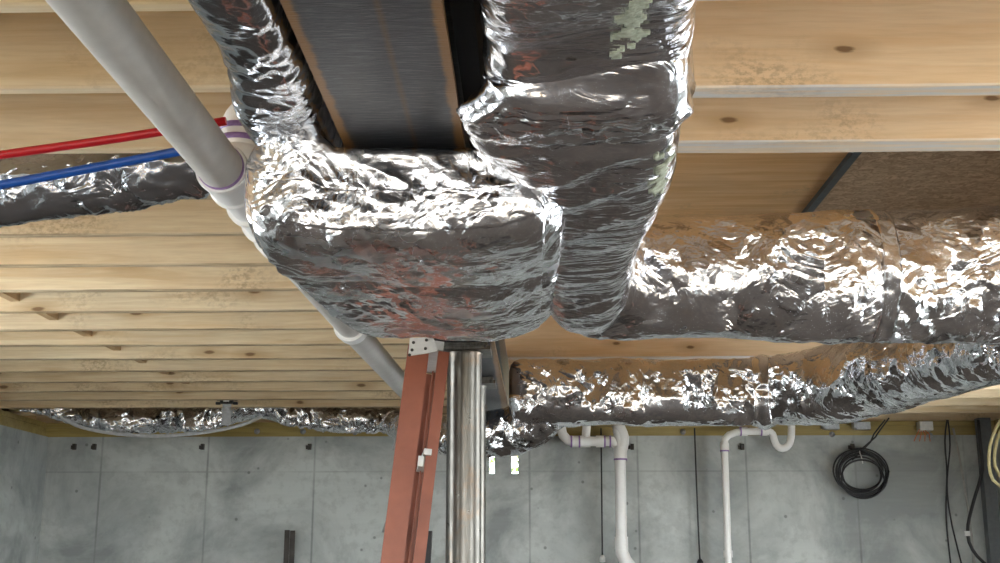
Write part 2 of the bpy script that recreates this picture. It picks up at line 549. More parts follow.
class Duct:
    """soft wrapped duct: sections (x, depth, height above the eye, half width, half height, squareness)"""

    def __init__(s, secs, n=120, step=0.008, lump=0.008, fold=0.006, crumple=0.004, foldscale=16, seed=0.0, foldmode='ring', rings=(), extra=None, warp=None):
        s.extra, s.warp = extra, warp
        s.P = smooth_path(secs, step)
        s.n, s.lump, s.fold, s.crumple, s.fs, s.seed, s.mode, s.rings = n, lump, fold, crumple, foldscale, seed, foldmode, rings
        s.C = [Vector((p[0], p[1], CAMZ + p[2])) for p in s.P]
        s.L = [0.0]
        for a, b in zip(s.C, s.C[1:]):
            s.L.append(s.L[-1] + (b - a).length)
        s.S, s.U = [], []
        side = None
        for i in range(len(s.C)):
            t = s.C[min(len(s.C) - 1, i + 1)] - s.C[max(0, i - 1)]
            t.normalize()
            th = Vector((t.x, t.y, 0))
            if th.length > 0.3:
                side = Vector((th.y, -th.x, 0)).normalized()
            s.S.append(side)
            s.U.append(side.cross(t).normalized())

    def point(s, i, g, off=0.0):
        p = s.P[i]
        hw, hh, ex = p[3], p[4], p[5]
        c, q = cos(g), sin(g)
        rad = 1.0 / (abs(c) ** ex + abs(q) ** ex) ** (1 / ex)
        base = s.C[i] + s.S[i] * (hw * c * rad) + s.U[i] * (hh * q * rad)
        if s.warp:
            base = s.warp(base)
        sc_, sq_ = (1 if c > 0 else -1), (1 if q > 0 else -1)
        nrm = s.S[i] * (sc_ * abs(c * rad) ** (ex - 1) / hw) + s.U[i] * (sq_ * abs(q * rad) ** (ex - 1) / hh)
        nrm.normalize()
        w = (base.x, base.y, base.z)
        u = s.L[i]
        d = s.lump * nz3(w, (4, 4, 4), s.seed)
        # long creases: around the girth ('ring') or along the run ('long')
        arc = g * (hw + hh) / 2
        if s.mode == 'ring':
            q3 = (u * s.fs + 0.9 * nz3(w, (5, 5, 5), s.seed + 3), arc * s.fs * 0.22, 0.3)
        elif s.mode == 'diag':
            q3 = ((u + arc * 0.6) * s.fs, (arc - u * 0.6) * s.fs * 0.2, 0.7)
        else:
            q3 = (u * s.fs * 0.22, arc * s.fs + 0.8 * nz3(w, (5, 5, 5), s.seed + 3), 0.3)
        a = abs(noise.noise(Vector((q3[0] + s.seed, q3[1], q3[2]))))
        b = abs(noise.noise(Vector((q3[0] * 2.3 + s.seed, q3[1] * 2.3, q3[2] + 4))))
        msk = 0.55 + 0.9 * nz3(w, (2.5, 2.5, 2.5), s.seed + 8)
        msk = max(0.1, min(1.3, msk))
        d += s.fold * msk * (0.8 - 2.4 * a) + s.fold * 0.45 * msk * (0.6 - 2.2 * b)
        if s.crumple:
            cr = abs(nz3(w, (17, 17, 17), s.seed + 5)) + 0.5 * abs(nz3(w, (38, 38, 38), s.seed + 6))
            d += s.crumple * (0.5 - 1.8 * cr) * msk
        if s.extra:
            d += s.extra(base, nrm)
        for (ru, rw, rd) in s.rings:
            d += rd * math.exp(-((u - ru) / rw) ** 2)
        # hide wobble at the very ends
        return base + nrm * (d + off)

    def mesh(s, u0=0.0, u1=1e9, g0=0.0, g1=2 * pi, off=0.0, closed=True, ragged=False):
        idx = [i for i in range(len(s.P)) if u0 <= s.L[i] <= u1]
        full = abs(g1 - g0 - 2 * pi) < 1e-6
        n = s.n if full else max(3, int(s.n * (g1 - g0) / (2 * pi)))
        cnt = n if full else n + 1
        vs, uv = [], []
        for i in idx:
            for k in range(cnt):
                g = g0 + (g1 - g0) * k / n
                vs.append(s.point(i, g, off))
                uv.append((s.L[i], g * (s.P[i][3] + s.P[i][4]) / 2))
        fs = []
        for a in range(len(idx) - 1):
            for k in range(n):
                k2 = (k + 1) % cnt if full else k + 1
                fs.append((a * cnt + k, a * cnt + k2, (a + 1) * cnt + k2, (a + 1) * cnt + k))
        if ragged:
            keep = []
            for f in fs:
                a = (f[0] // cnt) / max(1, len(idx) - 2)
                k = (f[0] % cnt) / max(1, n - 1)
                edge = min(a, 1 - a, 0.0 + k * 0.6, (1 - k) * 0.6)
                if edge * 3.2 + 0.9 * noise.noise(vs[f[0]] * 38) + 0.35 * noise.noise(vs[f[0]] * 110) > 0.42:
                    keep.append(f)
            fs = keep
        if full and closed:
            for row, rev in ((0, True), (len(idx) - 1, False)):
                c = len(vs)
                vs.append(sum((vs[row * cnt + k] for k in range(cnt)), Vector()) / cnt)
                uv.append((0, 0))
                for k in range(cnt):
                    t = (row * cnt + k, row * cnt + (k + 1) % cnt, c)
                    fs.append(t[::-1] if rev else t)
        return vs, fs, uv

    def build(s, name, mat, parent=None, org=None, thick=0.0, **kw):
        vs, fs, uv = s.mesh(**kw)
        org = Vector(org) if org is not None else Vector((0, 0, 0))
        me = bpy.data.meshes.new(name)
        me.from_pydata([v - org for v in vs], [], fs)
        me.polygons.foreach_set('use_smooth', [True] * len(fs))
        ul = me.uv_layers.new(name='UVMap')
        for lp in me.loops:
            ul.data[lp.index].uv = uv[lp.vertex_index]
        me.materials.append(mat)
        import bmesh
        bm = bmesh.new()
        bm.from_mesh(me)
        bmesh.ops.recalc_face_normals(bm, faces=bm.faces)
        bm.to_mesh(me)
        bm.free()
        o = bpy.data.objects.new(name, me)
        COL.objects.link(o)
        if parent is not None:
            o.parent = parent
            o.location = org - wloc(parent)
        else:
            o.location = org
        if thick:
            md = o.modifiers.new('thickness', 'SOLIDIFY')
            md.thickness = thick
            md.offset = 0
        return o


# ------------------------------------------------------------ the room
XL, XR, YB, YN = -3.69, 3.52, 9.20, -3.6
JB = CAMZ + 1.033           # underside of the joists
JT = JB + 0.238             # underside of the deck
WT = CAMZ + 0.923           # top of the concrete wall

struct(MB().box(XL - 0.25, XR + 0.25, YN - 0.3, YB + 0.25, -0.15, 0).build('floor', M['slab']))
# back wall with the beam pocket (two gaps of daylight beside the beam end)
PKX0, PKX1, PKZ = -0.295, -0.072, CAMZ + 0.640
b = MB()
b.box(XL - 0.25, PKX0, YB, YB + 0.22, 0, WT)
b.box(PKX1, XR + 0.25, YB, YB + 0.22, 0, WT)
b.box(PKX0, PKX1, YB, YB + 0.22, 0, PKZ)
struct(b.build('wall_back', M['concrete']))
tag(MB().box(-0.251, -0.122, YB - 0.005, YB + 0.2, PKZ + 0.0005, CAMZ + 0.7795).build('bearing_block', M['concrete_side']),
    'grey block under the beam end between two bright slots in the wall', 'block')
# side walls with basement windows nearer than the picture shows


def side_wall(x0, x1, holes):
    b = MB()
    y = YN
    for (a, c, z0, z1) in holes:
        b.box(x0, x1, y, a, 0, WT)
        b.box(x0, x1, a, c, 0, z0)
        b.box(x0, x1, a, c, z1, WT)
        y = c
    b.box(x0, x1, y, YB, 0, WT)
    return b


HL = [(-2.6, -0.4, 0.75, 2.25), (2.0, 4.6, 0.95, 2.25)]
HR = [(-2.8, -0.6, 0.75, 2.25), (0.9, 2.9, 0.75, 2.25), (4.7, 7.2, 0.9, 2.25)]
struct(side_wall(XL - 0.22, XL, HL).build('wall_left', M['concrete_side']))
struct(side_wall(XR, XR + 0.22, HR).build('wall_right', M['concrete_side']))
wn = 1
for side, hs in ((XL - 0.11, HL), (XR + 0.11, HR)):
    for (a, c, z0, z1) in hs:
        f = MB()
        f.box(side - 0.05, side + 0.05, a, a + 0.05, z0, z1).box(side - 0.05, side + 0.05, c - 0.05, c, z0, z1)
        f.box(side - 0.05, side + 0.05, a + 0.05, c - 0.05, z0, z0 + 0.05).box(side - 0.05, side + 0.05, a + 0.05, c - 0.05, z1 - 0.05, z1)
        f.box(side - 0.03, side + 0.03, (a + c) / 2 - 0.03, (a + c) / 2 + 0.03, z0 + 0.05, z1 - 0.05)
        struct(f.build('window_%d' % wn, M['white']))
        wn += 1
# the walk-out side behind the camera: header, sill and studs, open to daylight
f = MB()
f.box(XL, XR, YN, YN + 0.09, 2.28, WT)
f.box(XL, XR, YN, YN + 0.09, 0, 0.04)
f.box(-1.25, -0.55, YN, YN + 0.09, 0.04, 2.28).box(1.55, 2.0, YN, YN + 0.09, 0.04, 2.28)  # unseen solid panels, added to break up the daylight band reflected in the foil
for x in (XL + 0.02, -2.3, 0.5, XR - 0.06):
    f.box(x, x + 0.04, YN, YN + 0.09, 0.04, 2.28)
struct(f.build('wall_front', M['stud']))
# sill plates on the concrete
for nm, (x0, x1, y0, y1) in {'trim_1': (XL - 0.2, XR + 0.2, YB, YB + 0.14), 'trim_2': (XL - 0.2, XL - 0.02, YN, YB), 'trim_3': (XR + 0.02, XR + 0.2, YN, YB)}.items():
    p = MB()
    for k in range(3):
        i = (0.0, 0.006, 0.002)[k]
        if nm == 'trim_1':
            for (xa, xb) in ((x0, PKX0 - 0.02), (PKX1 + 0.02, x1)):
                p.box(xa, xb, y0 + i, y1, WT + k * 0.0367, WT + k * 0.0367 + 0.035)
        else:
            p.box(x0 + (0 if nm == 'trim_2' else i), x1 - (i if nm == 'trim_2' else 0), y0, y1, WT + k * 0.0367, WT + k * 0.0367 + 0.035)
    struct(p.build(nm, M['plate']))
# deck: OSB with a plywood bay over the opening
OX = 1.04
d = MB()
d.box(XL - 0.2, XR + 0.2, YN, 2.95, JT, JT + 0.02)
d.box(XL - 0.2, -0.2, 2.95, YB + 0.2, JT, JT + 0.02)
d.box(OX, XR + 0.2, 2.95, YB + 0.2, JT, JT + 0.02)
d.box(-0.2, OX, 6.3, YB + 0.2, JT, JT + 0.02)
struct(d.build('ceiling', M['osb']))
tag(MB().box(-0.2, OX - 0.004, 2.952, 6.298, JT + 0.001, JT + 0.019).build('plywood_panel', M['ply']),
    'orange-brown plywood subfloor sheet beside the darker strand board, above the big duct', 'plywood')
tag(MB().bar((OX + 0.004, 2.96, JT - 0.012), (OX + 0.004, 6.2, JT - 0.012), (0.026, 0, 0), (0, 0, 0.02)).build('seam_batten', plain('slate_strip', (0.08, 0.10, 0.11), 0.6)),
    'thin grey strip slanting along the joint between plywood and strand board', 'strip')

# outside ground and greenery seen through the beam pocket
MB().box(-40, 40, YB + 0.3, 60, 0.9, 1.0).build('ground', M['dirt'])['kind'] = 'structure'
g2 = MB().box(-40, 40, -60, YN - 0.31, -0.2, -0.05).build('ground', M['dirt'])
g2['kind'] = 'structure'
sh = thing('leafy_shrub', 'green leaves glimpsed through the beam pocket at the top of the concrete wall', 'shrub', (0.1, 12.0, 1.0))
lf = MB()
for k in range(1400):
    a = random.uniform(0, 2 * pi)
    r = 0.75 * math.sqrt(random.random())
    c = Vector((0.1 + r * cos(a), 12.0 + r * sin(a) * 0.6, 1.25 + 2.6 * random.random()))
    n1 = Vector((random.uniform(-1, 1), random.uniform(-1, 1), random.uniform(-.5, 1))).normalized()
    t1 = n1.orthogonal().normalized() * 0.05
    t2 = n1.cross(t1) * 0.5
    lf.add([c - t1, c - t2, c + t1, c + t2], [(0, 1, 2, 3)])
lf.build('foliage', M['leaf'], sh)
MB().tube([(0.1, 12, 1.0), (0.12, 12, 2.2), (0.08, 12.02, 3.2)], [0.05, 0.035, 0.012], 8).build('stem', M['bark'], sh)

# ------------------------------------------------------------ joists
ORD = ['nearest', 'second', 'third', 'fourth', 'fifth', 'sixth', 'seventh', 'eighth', 'ninth', 'tenth', 'eleventh', 'twelfth',
       'thirteenth', 'fourteenth', 'fifteenth', 'sixteenth', 'seventeenth', 'eighteenth']


def joist(x0, x1, yr, th, label, group, mat='joist', wob=0.0):
    b = MB()
    n = max(2, int((x1 - x0) / 0.25))
    yb, yt = yr - th, yr
    vs, fs = [], []
    for i in range(n + 1):
        x = x0 + (x1 - x0) * i / n - (x0 + x1) / 2
        dz = 0.0025 * noise.noise(Vector((x * 1.5, yr * 9, 0)))
        dy = 0.004 * noise.noise(Vector((x * 0.8, yr * 5, 3)))
        e = 0.004
        for (yy, zz) in ((yb, JB + e), (yb + e, JB), (yt - e, JB), (yt, JB + e), (yt, JT - 0.001), (yb, JT - 0.001)):
            vs.append((x, yy - yr + dy, zz - JB + (dz if zz < JB + 0.01 else 0)))
    for i in range(n):
        for k in range(6):
            a, c = i * 6 + k, i * 6 + (k + 1) % 6
            fs.append((a, c, c + 6, a + 6))
    fs.append(tuple(range(6))[::-1])
    fs.append(tuple(n * 6 + k for k in range(6)))
    b.add(vs, fs)
    o = b.build('floor_joist', M[mat])
    o.location = ((x0 + x1) / 2, yr, JB)
    if label:
        tag(o, label, 'joist', group)
    return o


BX = -0.235      # beam centre line
LG, RG = 'floor joists left of the steel beam', 'floor joists right of the steel beam'
SP = 0.4123
for k in range(-13, 17):
    yr = 2.13 + SP * k
    if k < 0:
        if k % 1 == 0:
            joist(XL - 0.1, BX - 0.002, yr, 0.038, 'wooden floor joist overhead behind the camera, left of the beam', 'joists behind the camera, left')
            joist(BX + 0.002, XR + 0.1, yr, 0.038, 'wooden floor joist overhead behind the camera, right of the beam', 'joists behind the camera, right')
        continue
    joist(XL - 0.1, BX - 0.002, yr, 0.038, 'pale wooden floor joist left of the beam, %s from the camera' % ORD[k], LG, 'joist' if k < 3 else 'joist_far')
    if k == 0:
        joist(BX + 0.002, XR + 0.1, 2.11, 0.05, 'wide knotty joist at the top right corner, nearest the camera', RG, 'joist_warm')
    elif k == 1:
        joist(BX + 0.002, XR + 0.1, 2.60, 0.068, 'wooden joist right of the foil duct, second from camera, with whitish underside', RG, 'joist_warm')
    elif k == 2:
        joist(BX + 0.002, XR + 0.1, 2.985, 0.09, 'doubled joist right of the foil duct, just in front of the open bay', RG, 'joist_warm')
    elif k < 10:
        joist(1.86, XR + 0.1, yr, 0.038, 'short joist right of the open bay, %s behind the doubled joist' % ('next' if k == 3 else ORD[k - 3]), RG)
    elif k == 10:
        joist(BX + 0.002, XR + 0.1, 6.29, 0.076, 'brown header board above the lower foil duct at the far side of the open bay', RG, 'joist_warm')
    else:
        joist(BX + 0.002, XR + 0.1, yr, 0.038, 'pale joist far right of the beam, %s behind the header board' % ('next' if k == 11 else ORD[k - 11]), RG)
o = MB().box(-0.04, 0.04, -1.6, 1.6, 0, 0.237).build('trimmer_joist', M['lumber_y'])
o.location = (1.815, 4.6, JB)
o.scale = (1, 1.0, 1)
tag(o, 'wooden trimmer joist closing the right side of the open bay, above the lower duct', 'joist')
# recessed solid blocking pieces on the left
for i, k in enumerate(range(6, 13)):
    y0, y1 = 2.13 + SP * k + 0.001, 2.13 + SP * (k + 1) - 0.039
    x = -2.19 + 0.008 * i
    b = MB().box(-0.02, 0.02, y0 - (y0 + y1) / 2, y1 - (y0 + y1) / 2, 0.045, 0.235)
    o = b.build('joist_blocking', M['lumber_y'])
    o.location = (x, (y0 + y1) / 2, JB)
    tag(o, 'small wooden block wedged between joists on the left, %s in the row from the camera' % ORD[i], 'blocking', 'blocking row between the left joists')

for nm, bx in {'trim_4': (XL - 0.2, XR + 0.2, YB + 0.10, YB + 0.14), 'trim_5': (XL - 0.19, XL - 0.15, YN, YB + 0.1), 'trim_6': (XR + 0.15, XR + 0.19, YN, YB + 0.1), 'trim_7': (XL - 0.2, XR + 0.2, YN, YN + 0.04)}.items():
    struct(MB().box(*bx, JB + 0.0005, JT - 0.0005).build(nm, M['joist' if nm != 'trim_5' and nm != 'trim_6' else 'lumber_y']))

# ------------------------------------------------------------ steel beam and columns
BB = CAMZ + 0.78
t = thing('steel_beam', 'dark steel beam with rusty edges running overhead beside the foil ducts to the back wall', 'beam', (BX, 2.8, BB))
bl = (YB + 0.18 - (-3.0))
A0, A1 = Vector((-0.19, -3.0, 0)), Vector((-0.005, YB + 0.18, 0))


def bxy(y):          # beam centre line, slightly out of parallel
    if y < 4.5:
        return -0.235
    return -0.235 + (y - 4.5) * 0.011


def beam_bar(hw, z0, z1, name, off=0.0):
    b = MB()
    ys = [-3.0, 0, 2.5, 4.5, 7, YB + 0.18]
    vs, fs = [], []
    for y in ys:
        c = bxy(y) - BX + off
        for (x, z) in ((-hw, z0), (hw, z0), (hw, z1), (-hw, z1)):
            vs.append((c + x, y - 2.8, z))
    for i in range(len(ys) - 1):
        for k in range(4):
            a, c = i * 4 + k, i * 4 + (k + 1) % 4
            fs.append((a, c, c + 4, a + 4))
    fs += [(3, 2, 1, 0), tuple(len(vs) - 4 + k for k in range(4))]
    b.add(vs, fs)
    o = b.build(name, M['beam'])
    o.parent = t
    return o


beam_bar(0.116, 0.0, 0.016, 'bottom_flange')
beam_bar(0.006, 0.016, 0.236, 'web')
beam_bar(0.116, 0.236, 0.252, 'top_flange')


def column(px, d, label, r):
    cx = W(px, 360, d).x
    t = thing('steel_column', label, 'column', (cx, d, 0), 'round steel columns under the beam')
    z1 = BB - 0.03
    sharp(MB().lathe((cx, d, 0), (0, 0, 1), [(0.012, 0.0), (0.012, r), (0.3, r), (1.0, r), (1.6, r), (z1 - 0.01, r), (z1, r + 0.004)], 40).build('shaft', M['column'], t))
    bevel(MB().box(cx - 0.1, cx + 0.1, d - 0.1, d + 0.1, BB - 0.030, BB - 0.0155).box(cx - 0.09, cx + 0.09, d - 0.09, d + 0.09, BB - 0.0155, BB - 0.001).build('cap_plate', M['column'], t), 0.002)
    bevel(MB().box(cx - 0.12, cx + 0.12, d - 0.12, d + 0.12, 0.0, 0.012).build('base_plate', M['column'], t), 0.002)
    b = MB()
    for sx in (-1, 1):
        b.lathe((cx + sx * 0.08, d - 0.102, BB - 0.02), (0, -1, 0), [(0, 0), (0.0, 0.006), (0.006, 0.006), (0.006, 0)], 6)
    b.build('bolt', M['rustysteel'], t)
    return t


column(464.5, 4.42, 'round steel post standing under the beam beside the orange ladder, nearer the camera', 0.064)
column(473.5, 5.28, 'second steel post partly hidden behind the front one, its edge showing bright', 0.056)

# ------------------------------------------------------------ the big foil-wrapped ducts
# crossing plenum under the beam
def pl_extra(b, n):
    """two soft bellies on the underside with a crease between them, fuller front left"""
    if n.z < -0.3:
        y = b.y
        wob = 0.06 * noise.noise(Vector((b.x * 4, 0, 5)))
        a = math.exp(-((y - 2.33 - wob) / 0.16) ** 2) * 0.012
        c = math.exp(-((y - 2.85 - wob) / 0.22) ** 2) * 0.012
        e = -math.exp(-((y - 2.57 - wob - 0.1 * b.x) / 0.035) ** 2) * 0.012
        return a + c + e
    if n.y < -0.5:
        return 0.012 * math.exp(-((b.z - CAMZ - 0.62) / 0.05) ** 2)
    return 0.0


def pl_warp(b):
    f = max(0.0, min(1.0, (2.62 - b.y) / 0.4))
    wl_ = max(0.0, min(1.0, (-0.22 - b.x) / 0.22))
    b.x += wl_ * (-0.022 + 0.075 * max(0.0, min(1.0, (b.y - 2.15) / 1.0)))
    zt = CAMZ + 0.775
    w = max(0.0, min(1.0, (-0.365 - b.x) / 0.05))
    tt = max(0.0, (b.z - CAMZ - 0.59) / 0.19)
    f2 = max(0.0, min(1.0, (2.35 - b.y) / 0.15))
    b.y += 0.22 * f * max(0.0, zt - b.z)
    b.z += w * f2 * tt * 0.045
    b.y -= w * f2 * tt * 0.035
    b.z += 0.012 * f * noise.noise(Vector((b.x * 5, 1, 1)))
    return b


pl = Duct([(-0.530, 2.68, 0.685, 0.44, 0.045, 3.5), (-0.524, 2.68, 0.685, 0.48, 0.070, 3.5), (-0.500, 2.68, 0.682, 0.520, 0.086, 4.0), (-0.450, 2.68, 0.676, 0.54, 0.098, 7.0), (-0.3, 2.68, 0.678, 0.548, 0.097, 10.0),
           (-0.1, 2.68, 0.675, 0.548, 0.097, 10.0), (0.01, 2.68, 0.692, 0.545, 0.090, 8), (0.045, 2.68, 0.694, 0.52, 0.082, 4.5), (0.068, 2.68, 0.696, 0.49, 0.06, 3.5), (0.074, 2.68, 0.696, 0.45, 0.035, 3.0)],
          n=560, step=0.005, lump=0.012, fold=0.005, crumple=0.005, foldscale=9, seed=2.0, foldmode='diag', extra=pl_extra, warp=pl_warp)
t = thing('crossover_duct', 'wide foil-wrapped duct box crossing under the dark beam, bright front and dark underside', 'duct', (-0.22, 2.65, CAMZ + 0.60))
pl.build('foil_wrap', M['foil'], t)
pl.build('exposed_insulation', M['fiberglass'], t, thick=0.002, u0=0.590, u1=0.606, g0=pi + 1.1, g1=2 * pi - 0.9, off=0.002, ragged=True)['label'] = 'pale green insulation strip along the right corner'

# left trunk running beside the beam towards the camera
lt = Duct([(-0.428, 0.55, 0.88, 0.068, 0.10, 3.5), (-0.428, 1.2, 0.88, 0.068, 0.105, 3.5), (-0.428, 1.6, 0.88, 0.068, 0.11, 3.5), (-0.432, 1.85, 0.88, 0.070, 0.110, 3.5),
            (-0.442, 1.96, 0.875, 0.074, 0.105, 3.5), (-0.450, 2.04, 0.87, 0.080, 0.10, 3.5), (-0.453, 2.12, 0.86, 0.080, 0.09, 4.5), (-0.453, 2.45, 0.86, 0.08, 0.09, 4.5)],
          n=150, step=0.006, lump=0.010, fold=0.004, crumple=0.003, foldscale=5, seed=9.0, foldmode='diag')
t = thing('left_trunk_duct', 'dark crinkled foil duct hanging along the left side of the steel beam', 'duct', (-0.40, 1.6, CAMZ + 0.72))
lt.build('foil_wrap', M['foil_dark'], t)

# right trunk: straight run, crumpled joint, then a mitred drop into the round duct
def rt_extra(b, n):
    k = math.exp(-((b.y - 1.88) / 0.045) ** 2)
    return k * 0.012 * (abs(noise.noise(b * 20)) * 1.6 + 0.6 * noise.noise(b * 40) - 0.5)


def rt_warp(b):
    """loose flap of wrap lapping left under the joint"""
    a = max(0.0, min(1.0, (b.y - 1.84) / 0.06)) * max(0.0, min(1.0, (2.14 - b.y) / 0.08))
    z = max(0.0, min(1.0, (CAMZ + 0.79 - b.z) / 0.05))
    l = max(0.0, min(1.0, (0.06 - b.x) / 0.10))
    b.x -= 0.062 * a * z * l
    return b


rt_ = Duct([(0.088, 0.55, 0.880, 0.155, 0.125, 4.5), (0.088, 1.2, 0.880, 0.155, 0.125, 4.5), (0.095, 1.55, 0.878, 0.162, 0.122, 4.5), (0.100, 1.74, 0.874, 0.168, 0.124, 4.5),
            (0.102, 1.845, 0.870, 0.170, 0.132, 5), (0.106, 1.862, 0.862, 0.170, 0.148, 5), (0.108, 1.885, 0.852, 0.172, 0.162, 5), (0.110, 1.91, 0.850, 0.172, 0.162, 5), (0.112, 1.97, 0.846, 0.168, 0.162, 5), (0.118, 2.06, 0.842, 0.160, 0.165, 4.5), (0.132, 2.28, 0.825, 0.148, 0.167, 4.0), (0.14, 2.75, 0.79, 0.120, 0.175, 3.6),
            (0.15, 3.05, 0.76, 0.110, 0.175, 3.0), (0.16, 3.25, 0.76, 0.10, 0.15, 2.6), (0.16, 3.32, 0.77, 0.06, 0.09, 2.4)],
           n=300, step=0.006, lump=0.012, fold=0.006, crumple=0.003, foldscale=8, seed=4.4, foldmode='diag', rings=((1.43, 0.02, -0.012),), extra=rt_extra, warp=rt_warp)
t = thing('right_trunk_duct', 'foil-wrapped rectangular duct hanging right of the beam with a crumpled taped joint', 'duct', (0.12, 2.0, CAMZ + 0.74))
rt_.build('foil_wrap', M['foil_fold'], t)
rt_.build('exposed_insulation', M['fiberglass'], t, thick=0.002, u0=0.85, u1=1.18, g0=2 * pi - 1.40, g1=2 * pi - 1.08, off=0.0012, ragged=True)['label'] = 'pale green insulation strip showing along the foil seam'
rt_.build('exposed_insulation', M['fiberglass'], t, thick=0.002, u0=1.46, u1=1.70, g0=2 * pi - 0.98, g1=2 * pi - 0.72, off=0.0012, ragged=True)['label'] = 'pale green insulation showing at the corner below the joint'

o = MB().box(-0.116, -0.080, 0.4, 2.50, CAMZ + 0.84, JB - 0.004).build('gap_shade_strip', plain('gap_shade_black', (0.006, 0.006, 0.007), 0.9))  # black strip added to stand for the shade in the open gap
tag(o, 'added black strip standing in for shade in the gap between the steel beam and right foil duct', 'shade strip')

# large round duct running off to the right
rd = Duct([(0.12, 3.22, 0.76, 0.12, 0.12, 2.0), (0.20, 3.21, 0.755, 0.163, 0.163, 2.0), (0.45, 3.20, 0.752, 0.168, 0.168, 2.0), (0.9, 3.20, 0.748, 0.178, 0.182, 2.0), (1.15, 3.20, 0.748, 0.178, 0.184, 2.0),
           (1.5, 3.20, 0.755, 0.175, 0.178, 2.0), (2.2, 3.20, 0.76, 0.175, 0.175, 2.0), (3.3, 3.2, 0.76, 0.175, 0.175, 2.0), (3.36, 3.2, 0.76, 0.1, 0.1, 2.0)],
          n=200, step=0.0075, lump=0.012, fold=0.006, crumple=0.006, foldscale=10, seed=6.1, foldmode='diag', rings=((0.83, 0.02, -0.005),))
t = thing('round_main_duct', 'large round foil-wrapped duct running off to the right below the open bay', 'duct', (0.9, 3.2, CAMZ + 0.57))
rd.build('foil_wrap', M['foil_round'], t)
rd.build('foil_tape', M['tape'], t, thick=0.001, u0=0.80, u1=0.85, off=0.003)

# lower duct behind it: diagonal run, elbow, then straight left
ld = Duct([(2.35, 3.30, 0.84, 0.12, 0.12, 2.2), (2.2, 3.6, 0.84, 0.16, 0.16, 2.2), (1.96, 4.25, 0.84, 0.165, 0.165, 2.2), (1.76, 5.0, 0.835, 0.165, 0.165, 2.2), (1.60, 5.55, 0.83, 0.178, 0.18, 2.3),
           (1.38, 5.88, 0.822, 0.182, 0.18, 2.5), (1.15, 6.0, 0.82, 0.155, 0.16, 3.0), (0.7, 6.0, 0.82, 0.155, 0.16, 3.0), (0.2, 6.0, 0.82, 0.155, 0.16, 3.0), (-0.04, 6.0, 0.82, 0.15, 0.155, 3.0), (-0.09, 6.0, 0.82, 0.09, 0.1, 3.0)],
          n=130, step=0.012, lump=0.012, fold=0.012, crumple=0.007, foldscale=7, seed=3.7, foldmode='ring', rings=((3.02, 0.03, 0.014),))
t = thing('lower_foil_duct', 'foil-wrapped duct with an elbow, hanging lower and farther back than the round duct', 'duct', (0.9, 5.9, CAMZ + 0.65))
ld.build('foil_wrap', M['foil_far'], t)
ld.build('foil_tape', M['tape'], t, thick=0.002, u0=2.97, u1=3.08, off=0.004)

# branch that drops off its left end and passes under the beam
bd = Duct([(0.14, 5.98, 0.79, 0.09, 0.11, 2.0), (0.09, 6.04, 0.75, 0.115, 0.125, 2.0), (0.03, 6.08, 0.68, 0.125, 0.125, 2.0), (-0.10, 6.14, 0.636, 0.125, 0.120, 2.0), (-0.30, 6.3, 0.635, 0.115, 0.115, 2.0),
           (-0.50, 6.7, 0.68, 0.10, 0.10, 2.0), (-0.78, 7.7, 0.82, 0.09, 0.09, 2.0), (-0.92, 8.3, 0.92, 0.085, 0.085, 2.0)],
          n=80, step=0.010, lump=0.012, fold=0.012, crumple=0.008, foldscale=10, seed=12.0, foldmode='ring')
t = thing('branch_elbow_duct', 'crinkled foil elbow dropping under the beam just behind the steel posts', 'duct', (0, 6.1, CAMZ + 0.54))
bd.build('foil_wrap', M['foil_crumpled'], t)

# far flex duct along the back wall on the left, sagging between supports


def at(px, py, d):
    p = W(px, py, d)
    return p.x, p.z - CAMZ


secs = []
for px, py in ((412, 421), (395, 421), (340, 420.5), (300, 416), (268, 407), (250, 408), (200, 418), (130, 421), (75, 413), (40, 401), (5, 399)):
    x, h = at(px, py, 8.5)
    secs.append((x, 8.5, h, 0.084, 0.084, 2.0))
fd = Duct(secs, n=48, step=0.014, lump=0.008, fold=0.022, crumple=0.012, foldscale=22, seed=15, foldmode='ring')
t = thing('flexible_foil_duct', 'long sagging silver flex duct strung below the last joists along the back wall', 'duct', (-2, 8.5, CAMZ + 0.9))
fd.build('foil_sleeve', M['foil_crumpled'], t)
# smooth grey liner lip under the first swag
pts = [W(px, py, 8.44) for px, py in ((52, 409), (75, 425), (110, 433), (150, 436), (190, 434), (225, 429), (250, 422), (262, 416))]
MB().tube(smooth_path([tuple(p) for p in pts], 0.05), 0.012, 10).build('vapour_liner', M['strap'], t)

# near flex duct at the left edge, tucked in the third bay
secs = []
for px, py in ((-60, 200), (0, 189), (60, 184), (120, 175), (180, 163), (230, 155), (290, 150)):
    x, h = at(px, py, 3.18)
    secs.append((x, 3.18, h, 0.098, 0.105, 2.0))
nf = Duct(secs, n=110, step=0.008, lump=0.014, fold=0.010, crumple=0.010, foldscale=14, seed=21, foldmode='diag')
t = thing('near_flexible_duct', 'dark foil duct at the left edge behind the red and blue tubes', 'duct', (-1.4, 3.18, CAMZ + 0.9))
nf.build('foil_sleeve', M['foil_dark'], t)

# ------------------------------------------------------------ white drain pipe on the left
PX, PH_ = -0.686, CAMZ + 0.86
t = thing('drain_pipe', 'long thick white plastic drain pipe crossing the upper left in front of the joists', 'pipe', (PX, 2.7, PH_))


def yline(prof, name, mat, x0=PX, x1=PX, ya=0.0, yb=8.0, n=40):
    org = Vector((x0, ya, PH_))
    ax = Vector((x1 - x0, yb - ya, 0))
    o = MB().lathe(org, ax, [(d - ya, r * 0.86) for d, r in prof], n).build(name, mat, t)
    return sharp(o, 40)


